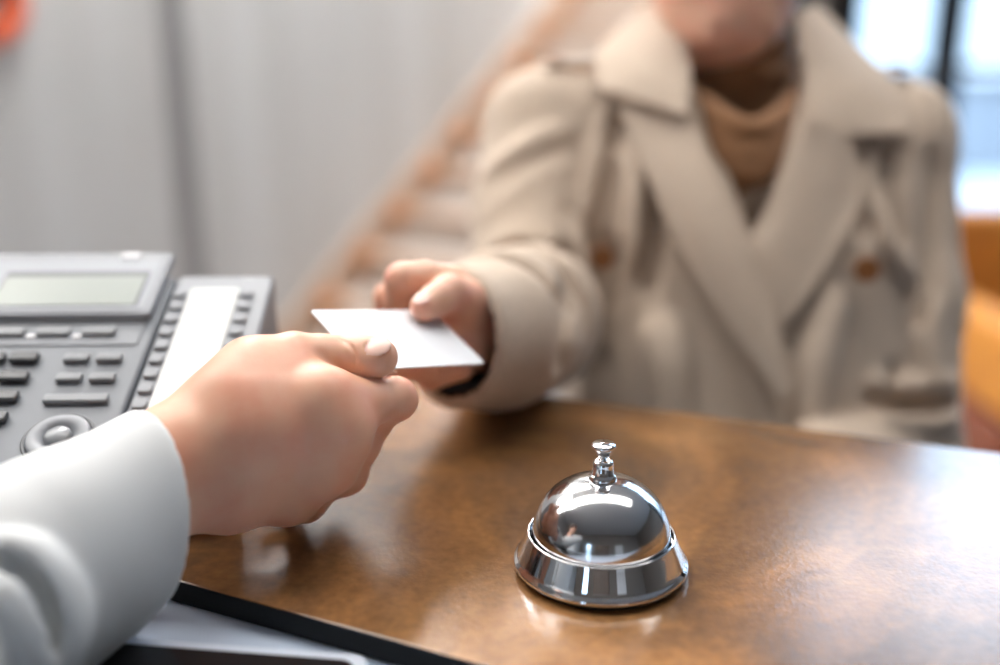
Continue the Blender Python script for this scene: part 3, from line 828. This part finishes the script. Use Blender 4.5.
# ---------------- the guest
chin = P(741, 46, .885)
guest = empty('person', (chin[0], chin[1]+0.09, 0), 'person in a beige trench coat behind the counter reaching for the card', 'person')
hc, gq = head_clay(chin, 0.0)
Vh, Qh = hc.mesh()
GW = P(492, 324, .645); GE = P(540, 322, .86)
GS = P(545, 130, .97); GN = chin+[0, .095, -.10]
arm_g = Clay(np.minimum(np.minimum(GW, GE), GS)-.07, np.maximum(np.maximum(GW, GE), GN)+.07, .0045)
arm_g.chain([(P(480, 327, .66), .018), (P(502, 329, .69), .022), (P(528, 325, .77), .026), (GE, .024), (GS, .030), (GN+[0, 0, -.08], .042), (GN, .042)], .01)
arm_g.cone(GN+[0, .01, -.10], GN+[0, .01, -.30], .09, .09, .05)
Va, Qa = arm_g.mesh()
Vb, Qb = join([(Vh, Qh), (HAND_G[0], HAND_G[1]), (Va, Qa)])
fcn = Vb[Qb].mean(1)
mi = np.zeros(len(Qb), int)
mi[len(Qh):len(Qh)+len(HAND_G[1])] = HAND_G[2]
lipm = (np.linalg.norm((fcn-gq(0, -.008, .055))/np.array([.024, .02, .011]), axis=1) < 1); mi[lipm] = 2
mesh_obj('body', Vb, Qb, None, guest, mats=[M['skin2'], M['nail'], M['lips']], mi=mi)
rr, ff = np.array([-1., 0, 0]), np.array([0, -1., 0])
ff = np.array([0.0, -1.0, 0]); rr = np.array([-1.0, 0, 0])
hv, hq = hair_clay(gq, rr, ff, True).mesh(); mesh_obj('hair', hv, hq, M['hair'], guest)
for s in (-1, 1):
    e = MB(); e.lathe([(0.0128*math.cos(a), 0.0128*math.sin(a)) for a in np.linspace(-1.5708, 1.5708, 14)], gq(s*.032, -.0295, .118), seg=20)
    eo = e.build('eye', M['eye'], guest, smooth=True)
    MB().lathe([(0.0055, 0), (0.004, .0016), (0, .0022)], gq(s*.032, -.0180, .118), [rr, zU, ff], 20).build('iris', M['iris'], eo, smooth=True)
    MB().tube([gq(s*.018, -.008, .136), gq(s*.034, -.008, .141), gq(s*.050, -.020, .137)], [.002, .0025, .0012], 8).build('eyebrow', M['hair'], guest, smooth=True)

NB = P(738, 112, .985)
S1 = P(538, 124, .962); S2 = P(902, 132, .985)
# sweater: turtleneck and chest
sw = Clay(NB-[.22, .16, .30], NB+[.22, .14, .12], .0028)
nk = NB+[0, .01, .075]
TN = np.array([chin[0], chin[1]+.088, NB[2]+.088]); BN = NB+[0, .016, 0]
sw.cone(NB+[0, .02, -.02], TN, .062, .056, .01)
sw.ell(NB+[0, .03, -.14], (.15, .095, .16), None, .05)
for i, (zz, rr_, yo) in enumerate(((.084, .053, .012), (.060, .056, .012), (.034, .058, .012))):
    n_ = 22
    cc_ = BN+(TN-BN)*(zz/.088)
    ring_ = [cc_+[math.cos(2*math.pi*j/n_)*rr_, math.sin(2*math.pi*j/n_)*rr_*.97, .005*math.cos(2*math.pi*j/n_+i)] for j in range(n_+1)]
    for a, b in zip(ring_[:-1], ring_[1:]): sw.cone(a, b, .0055, .0055, .006)
# draped folds under the neck
for i, (y0_, ym) in enumerate(((92, 132), (112, 158), (128, 178))):
    pts = resample([P(690+i*8, y0_, .925), P(716, y0_+22, .893), P(748, ym, .880), P(776, y0_+28, .893), P(796-i*4, y0_, .925)], 14)
    for a, b in zip(pts[:-1], pts[1:]): sw.cone(a, b, .0075, .0075, .012)
nc2 = sw.like(); nc2.cone(TN-[0, 0, .028], TN+[0, 0, .06], .050, .050); sw.cut(nc2, .004)
V, Q = sw.mesh(); mesh_obj('sweater', V, Q, M['sweater'], guest)

# coat
cl = Clay((-0.10, .50, .88), (.53, 1.17, 1.40), .0036)
cl.cone(NB+[-.03, .01, -.035], S1, .070, .047, .03); cl.cone(NB+[.03, .01, -.035], S2, .070, .047, .03)
cl.cone(P(655, 215, .995), P(672, 470, .965), .105, .108, .04)
cl.cone(P(812, 215, .995), P(800, 470, .965), .105, .108, .04)
cl.ell(P(668, 262, .955), (.075, .062, .075), None, .05); cl.ell(P(806, 268, .960), (.075, .062, .075), None, .05)
cl.cone(P(738, 150, .99), P(735, 480, .95), .11, .12, .04)
cl.cone(P(560, 150, .985), P(620, 210, .99), .07, .09, .03)
cl.cone(P(882, 160, .99), P(850, 220, 1.0), .065, .085, .03)
# stand collar around the neck
for j in range(14):
    a0, a1 = [math.pi*(-.12+1.24*k/14) for k in (j, j+1)]
    A_, B_ = [NB+[math.cos(a)*.072, .022+math.sin(a)*.062, .035] for a in (a0, a1)]
    cl.cone(A_, B_, .016, .016, .008); cl.cone(A_+[0, 0, -.03], B_+[0, 0, -.03], .02, .02, .008)
torso = cl.like(); torso.F = cl.F.copy()
# arms
E1 = P(533, 320, .865)
arm1 = cl.like()
arm1.cone(S1, P(528, 215, .93), .050, .051, .02); arm1.cone(P(528, 215, .93), E1, .051, .054, .02)
W1 = P(449, 337, .630); W2 = P(498, 333, .685); W3 = P(528, 325, .77)
arm1.cone(E1, W3, .054, .051, .02); arm1.cone(W3, W2, .051, .0485, .02); arm1.cone(W2, W1, .0485, .0460, .02)
# creases wrapping round the bent sleeve
def wrap(cl_, c0, ax_, rad_, a0, a1, tilt, r, k, mode):
    u1 = nrm(zU-ax_*(zU@ax_)); u2 = np.cross(ax_, u1); pts = []
    for a in np.linspace(math.radians(a0), math.radians(a1), 16):
        pts.append(c0 + (u1*math.cos(a)+u2*math.sin(a))*rad_ + ax_*tilt*math.sin(a*1.0-.4))
    for i, (p_, q_) in enumerate(zip(pts[:-1], pts[1:])):
        w0 = math.sin(math.pi*(i+.8)/16.2)**.5; cl_.cone(p_, q_, r*w0, r*w0, k, mode)
a12 = nrm(W1-W2); a23 = nrm(W2-W3); a3e = nrm(W3-E1)
for c0, ax_, rad_, a0, a1, tl, r, md in (
    (W2+a12*.012, a12, .0475, -75, 110, .014, .0050, 'cut'), (W2-a12*.010, a23, .0455, -80, 100, .016, .0095, 'add'),
    (W2*.6+W3*.4, a23, .0520, -85, 95, .018, .0075, 'cut'), (W2*.3+W3*.7, a23, .0460, -95, 80, .016, .0120, 'add'),
    (W3, a3e, .0550, -100, 80, .018, .0085, 'cut'), (W3*.5+E1*.5, a3e, .0480, -100, 70, .012, .0120, 'add'),
    (W3*.1+E1*.9, a3e, .0570, -100, 70, .012, .0080, 'cut'),
    (P(530, 165, .945), nrm(S1-E1), .0440, -60, 120, .035, .0100, 'add'), (P(528, 205, .935), nrm(S1-E1), .0450, -60, 140, .045, .0100, 'add'),
    (P(528, 240, .925), nrm(S1-E1), .0450, -80, 120, .030, .0100, 'add')): wrap(arm1, c0, ax_, rad_, a0, a1, tl, r, .010, md)
cutn = nrm(nrm(W1-W2)+[-.35, 0, 0])
X, Y, Z = arm1.grid(); pl_ = ((X-W1[0])*cutn[0]+(Y-W1[1])*cutn[1]+(Z-W1[2])*cutn[2]).astype(np.float32)
arm1.F = -Clay.smin(-arm1.F, -np.broadcast_to(pl_, arm1.F.shape), .004)
cl.union(arm1, .010)
arm2 = cl.like()
arm2.cone(S2, P(906, 300, .965), .049, .050, .02); arm2.cone(P(906, 300, .965), P(905, 455, .93), .050, .048, .02)
arm2.cone(P(905, 455, .93), P(820, 470, .82), .046, .038, .02)
cl.union(arm2, .006)
# folds: laid on the surface of the coat
V, Q = cl.mesh(); FB = BVHTree.FromPolygons(V.tolist(), Q.tolist())
for f_ in (
    # breast, left of the photograph
    ([(606, 112), (597, 170), (583, 240), (578, 320), (588, 405)], .0100, .010),
    ([(630, 150), (641, 195), (642, 262)], .0090, .014),
    ([(660, 330), (668, 370), (668, 440)], .0080, .024),
    ([(830, 300), (815, 360), (805, 420)], .0080, .020),
    # breast, right
    ([(886, 175), (880, 222), (895, 262), (927, 288)], .0075, .010),
    # sleeve
    ([(930, 300), (925, 340), (930, 380)], .0080, .014),
    ([(872, 385), (910, 390), (948, 384)], .0090, .012),
    ([(872, 420), (915, 424), (950, 418)], .0090, .012)): fold_on(cl, FB, *f_)
for f_ in (
    ([(617, 118), (611, 180), (604, 240), (600, 300), (602, 372)], .0090, .010),
    ([(600, 240), (606, 262), (603, 300)], .0100, .012),
    ([(655, 175), (655, 230), (648, 290)], .0050, .014),
    ([(900, 142), (892, 168), (896, 205), (906, 240)], .0090, .012),
    ([(858, 150), (856, 190), (866, 232)], .0060, .014),
    ([(934, 150), (930, 230), (918, 320), (884, 395)], .0060, .012),
    ([(570, 200), (573, 270), (570, 340), (560, 395)], .0070, .012),
    ([(872, 402), (910, 407), (950, 400)], .0090, .010)): fold_on(cl, FB, *f_, mode='cut')
# opening of the sleeve
cw_ = nrm(W1-W2)
cav = cl.like(); cav.cone(W1+cw_*.06, W1-cw_*.014, .0425, .035); cl.cut(cav, .002)
# V opening in front
vx = P(749, 243, .885)
vl = [P(672, 30, .93), P(688, 90, .90), P(706, 150, .885), vx]; vr = [P(812, 30, .94), P(800, 90, .905), P(784, 150, .887), vx]
X, Y, Z = cl.grid()
tz = np.clip((Z-vx[2])/(vl[0][2]-vx[2]), -1, 1.4)
xl = vx[0]+(vl[0][0]-vx[0])*tz; xr = vx[0]+(vr[0][0]-vx[0])*tz
wed = np.maximum(np.maximum(xl-X, X-xr), np.maximum(Y-(NB[1]+.03), vx[2]-Z))
d = np.broadcast_to(wed, cl.F.shape).astype(np.float32)
cl.F = np.maximum(cl.F, -d)
V, Q = cl.mesh(); V = smooth_mesh(V, Q, 1, .5)
fc = V[Q].mean(1); ax_ = cw_; rel = fc-W1; tA = rel@ax_
rad = np.linalg.norm(rel-np.outer(tA, ax_), axis=1)
fn = np.cross(V[Q[:, 2]]-V[Q[:, 0]], V[Q[:, 3]]-V[Q[:, 1]]); fn /= np.linalg.norm(fn, axis=1)[:, None]+1e-12
inw = ((rel-np.outer(tA, ax_))*fn).sum(1)/(rad+1e-9)
inner = ((rad < .0425-(.06-tA)*.10+.002) & (tA > -.09) & (tA < .05) & ((inw < -.3) | (rad < .03))).astype(int)
coat = mesh_obj('trench_coat', V, Q, None, guest, mats=[M['coat'], M['lining']], mi=inner)
CB = BVHTree.FromPolygons(V.tolist(), Q.tolist())
# skirt of the coat, trousers, shoes (behind the counter)
hx, hy = NB[0], NB[1]-.01
skt = Clay((hx-.30, hy-.26, .42), (hx+.30, hy+.26, .96), .006)
skt.cone((hx-.06, hy, .93), (hx-.09, hy, .50), .125, .15, .04); skt.cone((hx+.06, hy, .93), (hx+.09, hy, .50), .125, .15, .04)
X, Y, Z = skt.grid(); skt.F = np.maximum(skt.F, np.maximum(Z-.95, .50-Z)).astype(np.float32)
V, Q = skt.mesh(); mesh_obj('coat_skirt', V, Q, M['coat'], coat)
lg = Clay((hx-.2, hy-.14, .04), (hx+.2, hy+.14, .62), .006)
for s in (-1, 1): lg.chain([((hx+s*.085, hy, .60), .07), ((hx+s*.085, hy, .45), .058), ((hx+s*.085, hy+.01, .08), .042)], .02)
V, Q = lg.mesh(); mesh_obj('trousers', V, Q, M['trousers'], guest)
for s in (-1, 1):
    sh = Clay((hx+s*.09-.06, hy-.21, 0), (hx+s*.09+.06, hy+.08, .12), .004)
    sh.cone((hx+s*.085, hy+.02, .042), (hx+s*.095, hy-.15, .030), .038, .030, .01); sh.cone((hx+s*.085, hy+.02, .05), (hx+s*.085, hy+.01, .09), .036, .040, .01)
    X, Y, Z = sh.grid(); sh.F = np.maximum(sh.F, .002-Z).astype(np.float32)
    V, Q = sh.mesh(); mesh_obj('shoe', V, Q, M['shoe'], guest)
D_ = .90
def PP(l, d=D_): return [P(q[0], q[1], q[2] if len(q) > 2 else d) for q in l]
# storm flap on the left breast, lapels, collar leaves
sheet('front_panel', PP([(749, 236), (766, 290), (780, 340), (790, 430)]), PP([(700, 130), (690, 260), (735, 350), (760, 430)]), M['coat'], coat, .005, drape=CB, off=.006, relax=18)
sheet('lapel', PP([(806, 118), (790, 160), (768, 205), (750, 246), (770, 300)]), PP([(850, 140), (862, 190), (842, 240), (812, 290), (780, 330)]), M['coat'], coat, .005, drape=CB, off=.012, relax=18)
sheet('lapel', PP([(686, 96), (704, 150), (728, 200), (752, 246), (776, 315), (790, 385)]), PP([(622, 108), (640, 160), (672, 230), (712, 300), (752, 360), (784, 405)]), M['coat'], coat, .006, drape=CB, off=.020, relax=22, bulge=.004)
sheet('collar', [P(648, 4, 1.0), P(618, 30, .965), P(596, 56, .93), P(600, 90, .895)], [P(678, 10, .97), P(686, 45, .925), P(691, 85, .888), P(686, 118, .868)], M['coat'], coat, .006, bulge=.012)
sheet('collar', [P(795, 16, .985), P(800, 55, .930), P(806, 95, .890), P(812, 140, .874)], [P(818, 6, 1.01), P(862, 52, .975), P(900, 92, .940), P(910, 134, .905)], M['coat'], coat, .006, bulge=.012)
# buttons
def button(px, py, r=.0105, off=.013, name='button'):
    h = CB.ray_cast(Vector(CAM), Vector(nrm(P(px, py, 1)-CAM))); p = np.array(h[0]); n_ = nrm(nrm(CAM-p)*.6+np.array(h[1])*.4*(1 if np.dot(h[1], CAM-p) > 0 else -1))
    a = nrm(np.cross(n_, zU)); b = np.cross(n_, a)
    MB().lathe([(0, -.003), (r*.9, -.003), (r, 0), (r, .002), (r*.85, .0035), (r*.6, .0024), (0, .002)], p+n_*off, [a, b, n_], 32).build(name, M['button'], coat, smooth=True)
button(600, 259, r=.0115, off=.019); button(861, 271, r=.0115, off=.018)
# shoulder straps with a button
def strap(p0, p1, w0=.018):
    p0, p1 = np.array(p0), np.array(p1); d_ = nrm(p1-p0); s_ = nrm(np.cross(d_, zU)); up = np.cross(s_, d_)
    A_, B_ = [], []
    for t in np.linspace(0, 1, 5):
        c = p0+(p1-p0)*t+up*.006*math.sin(math.pi*t); A_.append(c+s_*w0); B_.append(c-s_*w0)
    so = sheet('shoulder_strap', A_, B_, M['coat'], coat, .004, nv=6)
    c = p0+(p1-p0)*.14+up*.007
    MB().lathe([(0, -.002), (.0075, -.002), (.008, .001), (.006, .003), (0, .002)], c, [d_, s_, up], 24).build('button', M['button'], so, smooth=True)
strap(S1+[.0, -.004, .0535], NB+[-.075, .02, .046]); strap(S2+[.0, -.004, .0525], NB+[.075, .02, .046])
# ---------------- the receptionist
rec = empty('person', (-.62, -.12, 0), 'person in an off-white jacket holding out the card from the left', 'person')
RW = P(158, 497, .462); RM = P(50, 563, .430); RE = P(-90, 660, .385)
RS = np.array([-.45, -.10, 1.36])
RN = np.array([-.63, -.13, 1.42])
ra = Clay((-.78, -.26, 1.0), (-.08, .50, 1.50), .0045)
ra.chain([(P(135, 520, .452), .022), (RE, .034), (RS, .045), (RN+[0, 0, -.05], .06), (RN, .055)], .02)
ra.cone(RN+[0, 0, -.12], RN+[0, 0, -.4], .09, .09, .05)
Va, Qa = ra.mesh()
rchin = np.array([-.60, -.03, 1.50])
hc2, rq = head_clay(rchin, .35, female=False)
Vh, Qh = hc2.mesh()
Vb, Qb = join([(Vh, Qh), (HAND_M[0], HAND_M[1]), (Va, Qa)])
mi = np.zeros(len(Qb), int); mi[len(Qh):len(Qh)+len(HAND_M[1])] = HAND_M[2]
mesh_obj('body', Vb, Qb, None, rec, mats=[M['skin'], M['nail']], mi=mi)
f2 = np.array([math.sin(.35), -math.cos(.35), 0])
# this person faces the guest: turn the head the other way
hv, hq = hair_clay(rq, np.array([f2[1], -f2[0], 0]), f2, False).mesh(); mesh_obj('hair', hv, hq, M['hair'], rec)
slo = np.minimum(np.minimum(RW, RE), RM)-.07; shi = np.maximum(np.maximum(RW, RE), RM)+.07
sv = Clay(slo, shi, .0018)
def fl(c, a, b, ra_, rb_, k): c.cone(a, b, ra_, rb_, k)
rw_ = nrm(RW-RM); sv.cone(RW+rw_*.022, RM, .0410, .0420, .01); sv.cone(RM, RE, .0420, .052, .02)
# soft folds at the lower left
V, Q = sv.mesh(); SB = BVHTree.FromPolygons(V.tolist(), Q.tolist())
for f_ in (([(2, 545), (34, 562), (58, 600), (62, 640), (40, 668)], .0085, .006), ([(0, 590), (14, 600), (26, 632), (30, 668)], .0080, .006)): fold_on(sv, SB, *f_)
fold_on(sv, SB, [(8, 556), (28, 585), (40, 618), (44, 650)], .0065, .003, 'cut', .0)
cv = sv.like(); cv.cone(RW+rw_*.08, RW-rw_*.03, .0365, .0355); sv.cut(cv, .001)
X, Y, Z = sv.grid(); tt_ = (X-RW[0])*rw_[0]+(Y-RW[1])*rw_[1]+(Z-RW[2])*rw_[2]
ct_ = nrm(rw_+[0, 0, -.42]); tt_ = (X-RW[0])*ct_[0]+(Y-RW[1])*ct_[1]+(Z-RW[2])*ct_[2]
cutpl = np.broadcast_to(tt_+.006, sv.F.shape)
sv.F = -Clay.smin(-sv.F, -cutpl.astype(np.float32), .002)
Vs, Qs = sv.mesh(); Vs = smooth_mesh(Vs, Qs, 3, .6)
jk = Clay((-.92, -.36, .80), (-.12, .32, 1.52), .007)
jk.chain([(RE, .053), (RS, .062)], .03)
jk.cone((-.62, -.13, 1.40), RS, .085, .062, .05); jk.cone((-.62, -.13, 1.40), (-.80, -.16, 1.35), .085, .06, .05)
jk.cone((-.62, -.13, 1.30), (-.62, -.14, .86), .13, .13, .06); jk.cone((-.55, -.12, 1.28), (-.57, -.14, .86), .12, .12, .05)
jk.chain([((-.80, -.16, 1.35), .06), ((-.86, -.05, 1.10), .052), ((-.80, .16, 1.05), .045)], .03)
ncut = jk.like(); ncut.cone((-.60, -.12, 1.42), (-.60, -.12, 1.56), .058, .06); jk.cut(ncut, .01)
Vj, Qj = jk.mesh()
V, Q = join([(Vs, Qs), (Vj, Qj)])
jacket = mesh_obj('jacket', V, Q, M['jacket'], rec)
lg = Clay((-.80, -.30, .04), (-.40, .06, .95), .008)
for s in (-1, 1): lg.chain([((-.60+s*.085, -.14, .90), .10), ((-.60+s*.085, -.13, .5), .068), ((-.60+s*.09, -.14, .08), .045)], .02)
V, Q = lg.mesh(); mesh_obj('trousers', V, Q, M['trousers'], rec)
for s in (-1, 1):
    x0 = -.60+s*.09
    sh = Clay((x0-.06, -.22, 0), (x0+.06, .10, .12), .005)
    sh.cone((x0, -.14, .042), (x0, .05, .030), .04, .034, .01); sh.cone((x0, -.14, .05), (x0, -.14, .09), .04, .042, .01)
    X, Y, Z = sh.grid(); sh.F = np.maximum(sh.F, .002-Z).astype(np.float32)
    V, Q = sh.mesh(); mesh_obj('shoe', V, Q, M['shoe'], rec)
